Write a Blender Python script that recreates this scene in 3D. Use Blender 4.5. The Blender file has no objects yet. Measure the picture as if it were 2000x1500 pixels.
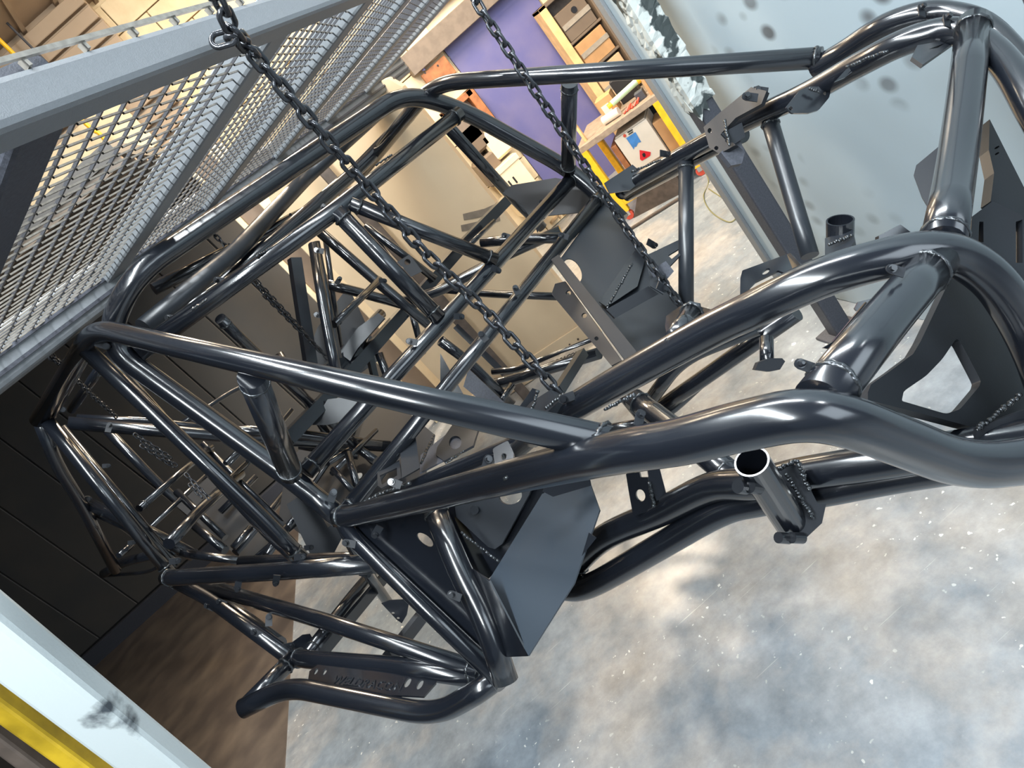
import bpy, bmesh, math, random
from mathutils import Vector as V, Matrix
from mathutils.geometry import tessellate_polygon
random.seed(7)
S=bpy.context.scene; COL=S.collection
# ---------------------------------------------------------------- camera (picture taken as 2000x1500)
f=1390.; PT=math.radians(22); sR=.67; cR=.7424; H=1.65
R0=V((1,0,0)); F=V((0,math.cos(PT),-math.sin(PT))); D0=V((0,-math.sin(PT),-math.cos(PT)))
CX=cR*R0+sR*D0; CY=-sR*R0+cR*D0; CP=V((0,0,H)); DOWN=V((0,0,-1))
cd=bpy.data.cameras.new('camera'); cam=bpy.data.objects.new('camera',cd); COL.objects.link(cam)
cd.sensor_width=36; cd.lens=f*36/2000; cd.clip_start=.02
cam.matrix_world=Matrix.Translation(CP)@Matrix((CX,-CY,-F)).transposed().to_4x4()
S.camera=cam
S.view_settings.view_transform='Standard'; S.view_settings.look='None'; S.view_settings.gamma=1
S.view_settings.use_curve_mapping=False; S.view_settings.exposure=0.0
# ---------------------------------------------------------------- world and lights
w=bpy.data.worlds.new('world'); S.world=w; w.use_nodes=True
bgn=w.node_tree.nodes['Background']; bgn.inputs[0].default_value=(.60,.74,.92,1); bgn.inputs[1].default_value=.21
def area(name,loc,target,sx,sy,power,col):
    l=bpy.data.lights.new(name,'AREA'); l.shape='RECTANGLE'; l.size=sx; l.size_y=sy; l.energy=power; l.color=col
    o=bpy.data.objects.new(name,l); COL.objects.link(o); o.location=loc
    o.rotation_euler=(V(target)-V(loc)).to_track_quat('-Z','Y').to_euler(); return o
area('daylight_door',(2.6,-3.0,2.2),(.6,1.8,.5),3.2,2.6,105,(.78,.90,1.0))
area('strip_light_front',(-.5,.2,3.3),(-.1,1.8,.8),.14,3.2,230,(.88,.96,1.0))
area('strip_light_side',(1.3,.8,3.4),(.5,1.8,.8),.14,3.2,150,(.90,.96,1.0))
area('workshop_light',(1.5,4.4,3.3),(1.4,5.6,0),1.4,1.0,150,(1.0,.84,.62))
area('panel_fill',(.2,2.75,3.35),(-.1,4.3,.9),.9,.3,60,(1.0,.82,.60))  # added warm fill to brighten the beige panel
area('workshop_flood',(.35,5.0,3.3),(.2,1.2,.0),.22,.22,165,(1.0,.82,.62))
# ---------------------------------------------------------------- picture-ray helpers (metres)
def ray(x,y): return F+(x-1000)/f*CX+(y-750)/f*CY
def P(x,y,z): return CP+z*ray(x,y)
def onfloor(x,y,h=0): r=ray(x,y); return CP+(h-H)/r.z*r
def ony(x,y,Y): r=ray(x,y); return CP+Y/r.y*r
def onplane(x,y,p,n): r=ray(x,y); return CP+(p-CP).dot(n)/r.dot(n)*r
# ---------------------------------------------------------------- materials
def mat(name,col,rough=.5,metal=0,noise=0,scale=20,col2=None,bump=0,bscale=200,spec=.5,coat=0,detail=5,ramp=(.35,.65)):
    m=bpy.data.materials.new(name); m.use_nodes=True; nt=m.node_tree; b=nt.nodes['Principled BSDF']
    b.inputs['Roughness'].default_value=rough; b.inputs['Metallic'].default_value=metal
    b.inputs['Specular IOR Level'].default_value=spec; b.inputs['Coat Weight'].default_value=coat
    b.inputs['Base Color'].default_value=(*col,1)
    tc=nt.nodes.new('ShaderNodeTexCoord')
    if col2 is not None or noise:
        n=nt.nodes.new('ShaderNodeTexNoise'); n.inputs['Scale'].default_value=scale; n.inputs['Detail'].default_value=detail
        nt.links.new(tc.outputs['Object'],n.inputs['Vector'])
        r=nt.nodes.new('ShaderNodeValToRGB'); r.color_ramp.elements[0].position=ramp[0]; r.color_ramp.elements[1].position=ramp[1]
        c2=col2 if col2 is not None else tuple(c*(1-noise) for c in col)
        r.color_ramp.elements[0].color=(*col,1); r.color_ramp.elements[1].color=(*c2,1)
        nt.links.new(n.outputs['Fac'],r.inputs[0]); nt.links.new(r.outputs[0],b.inputs['Base Color'])
    if bump:
        n2=nt.nodes.new('ShaderNodeTexNoise'); n2.inputs['Scale'].default_value=bscale; n2.inputs['Detail'].default_value=3
        nt.links.new(tc.outputs['Object'],n2.inputs['Vector'])
        bp=nt.nodes.new('ShaderNodeBump'); bp.inputs['Strength'].default_value=bump; bp.inputs['Distance'].default_value=.002
        nt.links.new(n2.outputs['Fac'],bp.inputs['Height']); nt.links.new(bp.outputs[0],b.inputs['Normal'])
    return m
M={}
M['powder']=mat('black_powder_coat',(.006,.0075,.011),.21,bump=.008,bscale=500,spec=.8,coat=.5)
M['powder'].node_tree.nodes['Principled BSDF'].inputs['Coat Roughness'].default_value=.14
M['powder_rail']=mat('black_powder_coat_satin',(.012,.015,.020),.36,bump=.05,bscale=400,spec=.7)
M['plate_matte']=mat('black_plate_matte',(.012,.014,.018),.48,spec=.35,bump=.05)
M['panel_satin']=mat('satin_panel',(.022,.032,.045),.40,spec=.8,bump=.02)
M['weld']=mat('weld_bead',(.05,.055,.06),.14,metal=.6,bump=.5,bscale=300,spec=.9)
M['bolt']=mat('bolt_black',(.02,.022,.026),.18,metal=.3,spec=.8)
M['chain']=mat('chain_black',(.055,.058,.065),.22,metal=.7,spec=.8,bump=.15,bscale=250)
M['steel_grey']=mat('grey_powder_dust_steel',(.21,.222,.235),.5,noise=.06,scale=160,bump=.2,bscale=600)
M['steel_dark']=mat('dark_dusted_steel',(.060,.064,.080),.55,noise=.3,scale=200,bump=.2,bscale=600)
M['galv']=mat('galvanised_mesh',(.34,.31,.27),.4,metal=.4,noise=.3,scale=90)
M['mesh_dark']=mat('mesh_dark_strand',(.10,.10,.11),.45,metal=.3)
M['white_post']=mat('white_dusted_post',(.56,.61,.61),.5,scale=7,col2=(.05,.06,.07),ramp=(.60,.66),detail=9,bump=.2)
M['yellow']=mat('yellow_paint',(.90,.52,.02),.4,noise=.2,scale=30)
M['brass']=mat('yellow_worn_paint',(.52,.34,.02),.35,noise=.5,scale=14)
M['brown']=mat('brown_rust',(.10,.075,.06),.6,noise=.4,scale=20)
M['beige']=mat('beige_panel_paint',(.62,.48,.32),.42,scale=3.2,col2=(.54,.41,.27),ramp=(.45,.75),bump=.05)
M['beige_dirty']=mat('stained_beige',(.26,.21,.16),.6,noise=.4,scale=12)
M['cream']=mat('cream_block',(.80,.68,.47),.7,scale=6,col2=(.68,.55,.36),bump=.3,bscale=60)
M['tan_clad']=mat('tan_cladding',(.40,.31,.225),.6,noise=.15,scale=3)
M['darkwall']=mat('dark_booth_wall',(.058,.056,.054),.55,scale=2.2,col2=(.076,.068,.060),bump=.05)
M['tanwall']=mat('tan_lower_wall',(.19,.14,.10),.5,noise=.2,scale=4)
M['blue']=mat('blue_painted_door',(.115,.115,.29),.5,scale=4,col2=(.17,.155,.30),ramp=(.4,.8),bump=.05,bscale=40)
M['lintel']=mat('grey_brown_lintel',(.20,.16,.13),.6,noise=.2)
M['wood']=mat('orange_wood',(.42,.16,.06),.5,noise=.4,scale=18)
M['timber']=mat('pale_timber',(.82,.55,.26),.55,noise=.2,scale=14)
M['card']=mat('cardboard',(.52,.29,.13),.7,noise=.15,scale=12)
M['card2']=mat('cardboard_pale',(.62,.42,.24),.7,noise=.15,scale=12)
M['tape']=mat('grey_tape',(.38,.33,.27),.4,noise=.2)
M['black']=mat('black_rubber',(.012,.012,.016),.5)
M['white_tin']=mat('white_metal_tin',(.72,.66,.57),.35,noise=.08,scale=8)
M['lblue']=mat('blue_label',(.06,.25,.62),.4,noise=.2,scale=30)
M['lred']=mat('red_label',(.62,.02,.03),.4)
M['mint']=mat('mint_tube',(.48,.66,.42),.4)
M['red']=mat('red_plastic',(.55,.07,.04),.4)
M['greywood']=mat('bench_top_edge',(.32,.25,.19),.6,noise=.3,scale=30)
M['steelbox']=mat('cream_switchgear',(.82,.70,.50),.45,noise=.05)
M['pipe_blue']=mat('blue_pipe',(.20,.20,.42),.4)
M['tapewhite']=mat('torn_white_wrap',(.50,.53,.51),.5,scale=16,col2=(.04,.05,.05),ramp=(.50,.55),detail=8,bump=.6,bscale=50)
M['cable']=mat('green_cable',(.18,.17,.07),.5)
M['offcut']=mat('scrap_timber',(.62,.45,.27),.7,noise=.4,scale=25)
M['silver']=mat('bare_alloy',(.55,.55,.56),.28,metal=.85)
def floor_mat():
    m=mat('polished_concrete',(.4,.4,.4),.3,bump=.12,bscale=30); nt=m.node_tree; b=nt.nodes['Principled BSDF']; tc=nt.nodes['Texture Coordinate']
    N=lambda t:nt.nodes.new(t)
    def noise(s,d,rough=.5):
        n=N('ShaderNodeTexNoise'); n.inputs['Scale'].default_value=s; n.inputs['Detail'].default_value=d; n.inputs['Roughness'].default_value=rough
        nt.links.new(tc.outputs['Object'],n.inputs['Vector']); return n
    def ramp(src,stops):
        r=N('ShaderNodeValToRGB'); e=r.color_ramp.elements
        e[0].position,e[0].color=stops[0][0],(*stops[0][1],1); e[1].position,e[1].color=stops[-1][0],(*stops[-1][1],1)
        for p,c in stops[1:-1]: q=e.new(p); q.color=(*c,1)
        nt.links.new(src,r.inputs[0]); return r
    def mix(fac,a,bb,t='MIX'):
        x=N('ShaderNodeMix'); x.data_type='RGBA'; x.blend_type=t
        if isinstance(fac,float): x.inputs[0].default_value=fac
        else: nt.links.new(fac,x.inputs[0])
        nt.links.new(a,x.inputs[6]); nt.links.new(bb,x.inputs[7]); return x.outputs[2]
    big=ramp(noise(1.35,7,.62).outputs['Fac'],[(.34,(.30,.28,.255)),(.45,(.31,.31,.31)),(.55,(.20,.235,.27)),(.66,(.29,.325,.36)),(.8,(.13,.165,.20))])
    fine=ramp(noise(14,9,.7).outputs['Fac'],[(.3,(.62,.63,.64)),(.55,(1,1,1)),(.75,(1.3,1.3,1.28))])
    col=mix(.8,big.outputs[0],fine.outputs[0],'MULTIPLY')
    # pale worn splashes and scratches
    sp=ramp(noise(42,2).outputs['Fac'],[(.68,(0,0,0)),(.70,(1,1,1))])
    area_=ramp(noise(2.3,2).outputs['Fac'],[(.46,(0,0,0)),(.6,(1,1,1))])
    msk=mix(1.0,sp.outputs[0],area_.outputs[0],'MULTIPLY')
    wht=N('ShaderNodeRGB'); wht.outputs[0].default_value=(.66,.67,.64,1)
    col=mix(msk,col,wht.outputs[0])
    mp=N('ShaderNodeMapping'); mp.inputs['Rotation'].default_value=(0,0,.6); mp.inputs['Scale'].default_value=(1,26,1); nt.links.new(tc.outputs['Object'],mp.inputs[0])
    sc=N('ShaderNodeTexNoise'); sc.inputs['Scale'].default_value=3.5; sc.inputs['Detail'].default_value=6; nt.links.new(mp.outputs[0],sc.inputs['Vector'])
    scr=ramp(sc.outputs['Fac'],[(.68,(0,0,0)),(.74,(.45,.45,.45))])
    col=mix(scr.outputs[0],col,wht.outputs[0])
    nt.links.new(col,b.inputs['Base Color'])
    rr=ramp(noise(3,6).outputs['Fac'],[(.3,(.30,)*3),(.7,(.55,)*3)]); nt.links.new(rr.outputs[0],b.inputs['Roughness'])
    b.inputs['Specular IOR Level'].default_value=.7
    return m
M['floor']=floor_mat()
def sheet_mat():  # grey base with soft dark spots in random patches
    m=mat('grey_sheet_spotted',(.5,.55,.58),.42,bump=.04,bscale=80); nt=m.node_tree; b=nt.nodes['Principled BSDF']; tc=nt.nodes['Texture Coordinate']
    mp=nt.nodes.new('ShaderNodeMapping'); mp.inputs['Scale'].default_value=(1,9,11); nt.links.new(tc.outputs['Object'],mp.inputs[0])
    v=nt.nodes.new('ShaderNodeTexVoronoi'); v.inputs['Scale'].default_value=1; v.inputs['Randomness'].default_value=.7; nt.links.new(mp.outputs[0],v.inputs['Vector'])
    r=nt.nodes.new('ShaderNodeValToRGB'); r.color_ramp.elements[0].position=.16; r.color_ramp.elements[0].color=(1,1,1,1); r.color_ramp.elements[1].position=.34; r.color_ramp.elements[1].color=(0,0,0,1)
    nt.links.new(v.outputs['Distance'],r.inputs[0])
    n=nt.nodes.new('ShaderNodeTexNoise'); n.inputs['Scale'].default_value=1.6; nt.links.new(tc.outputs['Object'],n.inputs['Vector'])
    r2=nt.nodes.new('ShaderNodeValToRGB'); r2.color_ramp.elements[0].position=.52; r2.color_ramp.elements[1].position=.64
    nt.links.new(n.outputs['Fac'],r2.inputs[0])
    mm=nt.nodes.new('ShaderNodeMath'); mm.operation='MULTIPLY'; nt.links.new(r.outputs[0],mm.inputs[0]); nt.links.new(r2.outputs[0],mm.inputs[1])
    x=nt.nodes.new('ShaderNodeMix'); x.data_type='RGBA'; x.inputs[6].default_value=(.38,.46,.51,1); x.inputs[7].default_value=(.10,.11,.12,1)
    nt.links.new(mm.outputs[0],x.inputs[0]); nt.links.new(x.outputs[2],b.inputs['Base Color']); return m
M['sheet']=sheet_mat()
M['floor_shade']=mat('booth_floor_shade',(.085,.068,.058),.30,scale=5,col2=(.17,.135,.105),ramp=(.4,.75),bump=.1,bscale=40,detail=8)  # shade of the booth floor put into a dark brown colour
# ---------------------------------------------------------------- object helpers
def link(name,me,m=None,parent=None,smooth=False):
    o=bpy.data.objects.new(name,me); COL.objects.link(o)
    if m is not None and not me.materials: me.materials.append(M[m] if isinstance(m,str) else m)
    if smooth:
        for p in me.polygons: p.use_smooth=True
    if parent is not None:
        o.parent=parent
        q=parent; off=V((0,0,0))
        while q is not None: off+=V(q.location); q=q.parent
        if not me.get('local'): me.transform(Matrix.Translation(-off)); me['local']=1
    return o
def tag(o,label=None,cat=None,group=None,kind=None):
    if label: o['label']=label
    if cat: o['category']=cat
    if group: o['group']=group
    if kind: o['kind']=kind
    return o
def thing(name,label,cat,loc=(0,0,0),group=None):
    o=bpy.data.objects.new(name,None); COL.objects.link(o); o.location=loc; o.empty_display_size=.05
    return tag(o,label,cat,group)
def mesh(vs,fs):
    me=bpy.data.meshes.new('m'); me.from_pydata([tuple(v) for v in vs],[],fs); me.update(); return me
def rounded(pts,d):
    pts=[V(p) for p in pts]; out=[pts[0]]
    for i in range(1,len(pts)-1):
        a,b,c=pts[i-1],pts[i],pts[i+1]; l1=(a-b).length; l2=(c-b).length; e=min(d,.48*l1,.48*l2)
        p=b+(a-b).normalized()*e; q=b+(c-b).normalized()*e
        n=8
        for k in range(n+1):
            t=k/n; out.append(p*(1-t)**2+b*2*t*(1-t)+q*t*t)
    out.append(pts[-1]); return out
def catmull(pts,n=6):
    pts=[V(p) for p in pts]; q=[pts[0]*2-pts[1]]+pts+[pts[-1]*2-pts[-2]]; out=[]
    for i in range(1,len(q)-2):
        for k in range(n):
            t=k/n; a,b,c,d=q[i-1],q[i],q[i+1],q[i+2]
            out.append(.5*((2*b)+(-a+c)*t+(2*a-5*b+4*c-d)*t*t+(-a+3*b-3*c+d)*t**3))
    out.append(pts[-1]); return out
def sweep(path,r,seg=18,caps=True,square=False,inner=None):
    path=[V(p) for p in path]; vs=[]; fs=[]; n=len(path)
    t0=(path[1]-path[0]).normalized(); up=V((0,0,1)) if abs(t0.z)<.9 else V((1,0,0))
    nrm=(up-t0*up.dot(t0)).normalized()
    if square: seg=4
    for i,p in enumerate(path):
        t=(path[min(i+1,n-1)]-path[max(i-1,0)]).normalized(); nrm=(nrm-t*nrm.dot(t)).normalized(); bn=t.cross(nrm)
        for k in range(seg):
            a=2*math.pi*k/seg+(math.pi/4 if square else 0); rr=r*(1.414 if square else 1)
            vs.append(p+rr*(math.cos(a)*nrm+math.sin(a)*bn))
    for i in range(n-1):
        for k in range(seg):
            a=i*seg+k; b=i*seg+(k+1)%seg; fs.append((a,b,b+seg,a+seg))
    if caps: fs.append(tuple(reversed(range(seg)))); fs.append(tuple(range((n-1)*seg,n*seg)))
    return vs,fs
def weld(p,t,r,parent,amp=1.0):
    t=t.normalized(); u=t.orthogonal().normalized(); v=t.cross(u); vs=[]; fs=[]; A,B=30,5
    for i in range(A):
        a=2*math.pi*i/A; rr=r*(.985+.03*random.random()); sh=random.uniform(-.0012,.0012); mr=.0026*(.6+.9*random.random())*amp*(.8+.3*(i%2))
        c=p+rr*(math.cos(a)*u+math.sin(a)*v)+t*sh
        for k in range(B):
            b=2*math.pi*k/B; vs.append(c+mr*(math.cos(b)*(math.cos(a)*u+math.sin(a)*v)+math.sin(b)*1.3*t))
    for i in range(A):
        for k in range(B):
            fs.append((i*B+k,((i+1)%A)*B+k,((i+1)%A)*B+(k+1)%B,i*B+(k+1)%B))
    return link('weld_bead',mesh(vs,fs),'weld',parent,smooth=True)
def px(pts): return [P(*p) for p in pts]
def tube(pts,dia=.0445,bend=.07,smooth=False,name='frame_tube',welds='',m='powder',parent=None,world=False,seg=18,square=False,caps=True,off=.024):
    q=pts if world else px(pts); path=catmull(q) if smooth else (rounded(q,bend) if len(q)>2 else q)
    vs,fs=sweep(path,dia/2,seg,caps,square)
    o=link(name,mesh(vs,fs),m,parent or CH,smooth=not square)
    if not square:
        for poly in o.data.polygons:
            if len(poly.vertices)>4: poly.use_smooth=False
    if 's' in welds: d=(path[1]-path[0]).normalized(); weld(path[0]+d*off,d,dia/2,o)
    if 'e' in welds: d=(path[-2]-path[-1]).normalized(); weld(path[-1]+d*off,d,dia/2,o)
    return o
def solid(loops3,thick,nrm):
    polys=[[V(p) for p in l] for l in loops3]; flat=[p for l in polys for p in l]
    tris=tessellate_polygon(polys); n=len(flat); h=nrm*thick/2
    vs=[p+h for p in flat]+[p-h for p in flat]; fs=[]
    for t in tris:
        a,b,c=t; nn=(flat[b]-flat[a]).cross(flat[c]-flat[a])
        if nn.dot(nrm)<0: a,c=c,a
        fs.append((a,b,c)); fs.append((c+n,b+n,a+n))
    i=0
    for l in polys:
        k=len(l)
        for j in range(k): a=i+j; b=i+(j+1)%k; fs.append((a,b,b+n,a+n))
        i+=k
    me=mesh(vs,fs); bm=bmesh.new(); bm.from_mesh(me); bmesh.ops.recalc_face_normals(bm,faces=bm.faces); bm.to_mesh(me); bm.free(); return me
def ell(cx,cy,rx,ry,ang=0,n=20):
    a0=math.radians(ang); return [(cx+rx*math.cos(t)*math.cos(a0)-ry*math.sin(t)*math.sin(a0),cy+rx*math.cos(t)*math.sin(a0)+ry*math.sin(t)*math.cos(a0)) for t in [2*math.pi*k/n for k in range(n)]]
def soften(poly,r=.22):
    out=[]; n=len(poly)
    for i in range(n):
        a,b,c=poly[i-1],poly[i],poly[(i+1)%n]
        for k,t in enumerate((0,.33,.67,1)):
            p=(b[0]+(a[0]-b[0])*r,b[1]+(a[1]-b[1])*r); q=(b[0]+(c[0]-b[0])*r,b[1]+(c[1]-b[1])*r)
            out.append((p[0]*(1-t)**2+2*b[0]*t*(1-t)+q[0]*t*t,p[1]*(1-t)**2+2*b[1]*t*(1-t)+q[1]*t*t))
    return out
def plate(poly,ref,thick=.004,holes=(),name='plate',m='powder',parent=None,r=0):
    if isinstance(ref,(int,float)): p0=P(poly[0][0],poly[0][1],ref); n=F.copy()
    else: a,b,c=px(ref); p0=a; n=(b-a).cross(c-a).normalized()
    if r: poly=soften(poly,r)
    loops=[[onplane(x,y,p0,n) for x,y in l] for l in [poly]+list(holes)]
    return link(name,solid(loops,thick,n),m,parent or CH)
def beam(a,b,wd,ht,up=V((0,0,1)),bev=.006):
    a=V(a); b=V(b); t=(b-a).normalized(); s=t.cross(up).normalized(); u=s.cross(t)
    sec=[]; 
    for sx,sy in ((1,1),(-1,1),(-1,-1),(1,-1)):
        c=(sx*wd/2,sy*ht/2)
        if bev:
            p1=(c[0],c[1]-sy*bev); p2=(c[0]-sx*bev*.3,c[1]-sy*bev*.3); p3=(c[0]-sx*bev,c[1])
            sec+= [p1,p2,p3] if sx*sy>0 else [p3,p2,p1]
        else: sec.append(c)
    n=len(sec); vs=[e+s*x+u*y for e in (a,b) for x,y in sec]
    fs=[(i,(i+1)%n,(i+1)%n+n,i+n) for i in range(n)]+[tuple(reversed(range(n))),tuple(range(n,2*n))]
    me=mesh(vs,fs); bm=bmesh.new(); bm.from_mesh(me); bmesh.ops.recalc_face_normals(bm,faces=bm.faces); bm.to_mesh(me); bm.free(); return me
def box(x0,x1,y0,y1,z0,z1,rz=0,c=None,bev=.004):
    bm=bmesh.new(); bmesh.ops.create_cube(bm,size=1)
    bmesh.ops.scale(bm,vec=(x1-x0,y1-y0,z1-z0),verts=bm.verts)
    if bev: bmesh.ops.bevel(bm,geom=bm.edges[:],offset=min(bev,.2*min(abs(x1-x0),abs(y1-y0),abs(z1-z0))),segments=1,affect='EDGES')
    bmesh.ops.translate(bm,vec=((x0+x1)/2,(y0+y1)/2,(z0+z1)/2),verts=bm.verts)
    if rz:
        bmesh.ops.rotate(bm,cent=c,matrix=Matrix.Rotation(rz,3,'Z'),verts=bm.verts)
    me=bpy.data.meshes.new('m'); bm.to_mesh(me); bm.free(); return me
def cyl(a,b,r,seg=14,r2=None):
    a=V(a); b=V(b); t=(b-a).normalized(); u=t.orthogonal().normalized(); v=t.cross(u); r2=r if r2 is None else r2; vs=[];fs=[]
    for p,rr in ((a,r),(b,r2)):
        for k in range(seg): an=2*math.pi*k/seg; vs.append(p+rr*(math.cos(an)*u+math.sin(an)*v))
    fs=[(k,(k+1)%seg,(k+1)%seg+seg,k+seg) for k in range(seg)]+[tuple(reversed(range(seg))),tuple(range(seg,2*seg))]
    return mesh(vs,fs)
def join(ms):
    vs=[];fs=[]
    for m_ in ms:
        o=len(vs); vs+=[v.co.copy() for v in m_.vertices]; fs+=[tuple(i+o for i in p.vertices) for p in m_.polygons]
    return mesh(vs,fs)
# ================================================================= SETTING
fl=link('floor',box(-7,6,-4,7.2,-.1,0,bev=0),'floor'); tag(fl,kind='structure')
link('floor_shade_sheet',box(-4.5,-1.80,1.6,5.6,0,.004,bev=0),'floor_shade',fl)  # thin dark sheet standing in for shade on the booth floor
WY=6.2; DY=5.64
# dark booth wall of upright panels, left
wb=link('wall_back',box(-6.5,-.55,DY+.04,DY+.12,0,2.15,bev=0),'darkwall'); tag(wb,kind='structure')
x=-6.4
while x<-.6:
    wdt=.42; o=link('wall_panel',box(x+.006,min(x+wdt,-.56)-.006,DY,DY+.04,.14,2.12),'darkwall',wb)
    x+=wdt
tag(link('baseboard_back',box(-6.5,-.55,DY-.05,DY,0,.13),'steel_dark'),kind='structure')
# upper ribbed cladding above the booth wall
uc=link('wall_upper',box(-6.5,-.4,DY+.16,DY+.2,2.0,3.5,bev=0),'tan_clad'); tag(uc,kind='structure')
z=2.16
k=0
while z<3.45:
    link('cladding_slat',box(-6.5,-.4,DY+.10,DY+.16,z,z+.085),'tan_clad',uc); z+=.11
br_=link('booth_roof',box(-6.5,-.55,3.3,DY+.1,2.20,2.26,bev=0),'darkwall'); tag(br_,kind='structure')
for k in range(10): link('roof_rib',box(-6.4,-.56,3.32+.23*k,3.36+.23*k,2.165,2.20,bev=0),'tanwall',br_)
# building block wall with door opening
bw=link('wall_building',box(-.6,6,WY+.06,WY+.2,0,3.5,bev=0),'cream'); tag(bw,kind='structure')
dL=ony(870,95,WY); dR=ony(1050,20,WY); xL,xR,zT=dL.x,dR.x+.05,dL.z
zz=0.0; row=0
while zz<3.4:
    xx=-.6-(.22 if row%2 else 0)
    while xx<5.2:
        a=max(xx,-.6)+.004; b=xx+.44-.004
        segs=[(a,b)]
        if zz<zT+.1:
            segs=[(a,min(b,xL-.02)),(max(a,xR+.02),b)]
        for s0,s1 in segs:
            if s1-s0>.04 and (s0<3.2): link('concrete_block',box(s0,s1,WY,WY+.06,zz+.004,zz+.211,bev=.003),'cream',bw)
        xx+=.44
    zz+=.215; row+=1
dr=link('door_1',box(xL-.01,xR+.01,WY+.02,WY+.055,0,zT,bev=0),'blue'); tag(dr,kind='structure')
tag(link('trim_1',box(xL-.35,xR+.1,WY-.12,WY+.02,zT,zT+.17),'lintel'),kind='structure')
ce=link('ceiling',box(-6.5,6,2.7,7,3.5,3.58,bev=0),'tan_clad'); tag(ce,kind='structure')
cl_=link('sky_blocker_roof',box(-4.6,-1.0,-4,3.3,2.36,2.42,bev=0),'darkwall'); tag(cl_,kind='structure')  # unseen slab added to keep sky light off the left floor
wl_=link('sky_blocker_wall',box(-4.6,-4.5,-4,DY,0,3.5,bev=0),'darkwall'); tag(wl_,kind='structure')  # unseen wall added to block sky light from the left
for k in range(26):
    a=V((-6.0+.28*k,2.75,3.485)); b=V((-6.9+.28*k,6.6,3.485)); link('ceiling_rib',beam(a,b,.03,.03,bev=0),'tan_clad',ce)
# grey sheet wall at right
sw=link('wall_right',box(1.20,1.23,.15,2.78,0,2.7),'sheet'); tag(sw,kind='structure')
link('edge_trim',box(1.185,1.2,2.74,2.79,0,2.7),'steel_grey',sw)
link('seam_strip',box(1.194,1.2,1.18,1.20,.0,2.7),'steel_dark',sw)
# ================================================================= TROLLEY (hanging frame)
O=P(140,200,.734); rv=(P(560,0,1.07)-O); 
def cv(a,b,c): return a*CX+b*CY+c*F
O=CP+cv(-.454,-.29,.734); rv=cv(.16,-.568,.807); bv=cv(-.667,.341,.663)
rv.normalize(); bv.normalize()
TR=thing('hanging_trolley','large grey dusted steel overhead frame with expanded mesh infill, chains hang from it','rack',(O.x,O.y,0))
zt=O.z+.0; NR=O-bv*.015+V((0,0,.004))
link('near_rail',beam(NR-rv*1.0,NR+rv*3.0,.056,.044,bev=.008),'steel_grey',TR)
# lit top-edge lip with little spacers along near rail
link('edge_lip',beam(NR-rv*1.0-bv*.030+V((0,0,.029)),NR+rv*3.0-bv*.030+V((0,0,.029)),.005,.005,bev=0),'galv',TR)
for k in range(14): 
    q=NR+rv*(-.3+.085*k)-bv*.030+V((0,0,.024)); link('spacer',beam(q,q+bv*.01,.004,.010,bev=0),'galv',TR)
W_=.94
link('far_rail',beam(O+bv*W_-rv*.8,O+bv*W_+rv*3.0,.09,.10,bev=.01),'steel_grey',TR)
for g in range(3): link('rail_shadow_strip',beam(O+bv*(W_-.05)-rv*.8+V((0,0,-.03+.03*g)),O+bv*(W_-.05)+rv*3.0+V((0,0,-.03+.03*g)),.006,.008,bev=0),'steel_dark',TR)  # dark strips stand in for mesh shadows and reflections on the far rail
bars=[-.055,.50,.96,1.44,1.92,2.4]
for s in bars: link('cross_bar',beam(O+rv*s-bv*.03+V((0,0,.012)),O+rv*s+bv*(W_-.04)+V((0,0,.012)),.072,.050,bev=.007),'steel_grey' if s>0 else 'steel_dark',TR)
def bar6(vs,fs,a,b,w1,h1):
    t=(b-a).normalized(); s=t.cross(V((0,0,1))).normalized()*w1/2; u=V((0,0,h1/2)); n=len(vs)
    for e in (a,b): vs+= [e+s+u,e-s+u,e-s-u,e+s-u]
    for i in range(4): fs.append((n+i,n+(i+1)%4,n+(i+1)%4+4,n+i+4))
for i in range(len(bars)-1):
    s0=bars[i]+.036; s1=bars[i+1]-.036; vs=[];fs=[]; vs2=[];fs2=[]
    nl=10; dx=(s1-s0)/nl; nc=38; dy=(W_-.09)/nc
    for k in range(1,nl): bar6(vs2,fs2,O+rv*(s0+k*dx)+bv*.04+V((0,0,.004)),O+rv*(s0+k*dx)+bv*(W_-.04)+V((0,0,.004)),.0040,.0040)
    for k in range(nl):
        for j in range(nc):
            jj=.04+dy*(j+.5*(k%2)); sh=dy*.55
            bar6(vs,fs,O+rv*(s0+k*dx)+bv*jj,O+rv*(s0+(k+1)*dx)+bv*(jj+sh)+V((0,0,.003)),.0028,.0026)
    a=link('mesh_infill',mesh(vs,fs),'galv',TR); a['kind']='stuff'
    a=link('mesh_strands',mesh(vs2,fs2),'mesh_dark',TR); a['kind']='stuff'
# posts
pf=onfloor(1640,650); pf=V((1.06,2.24,0))
link('post',beam((pf.x,pf.y,0),(pf.x,pf.y,2.3),.07,.07,up=V((0,1,0)),bev=.008),'steel_dark',TR)
link('foot_plate',box(pf.x-.07,pf.x+.07,pf.y-.07,pf.y+.07,0,.012),'steel_dark',TR)
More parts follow.
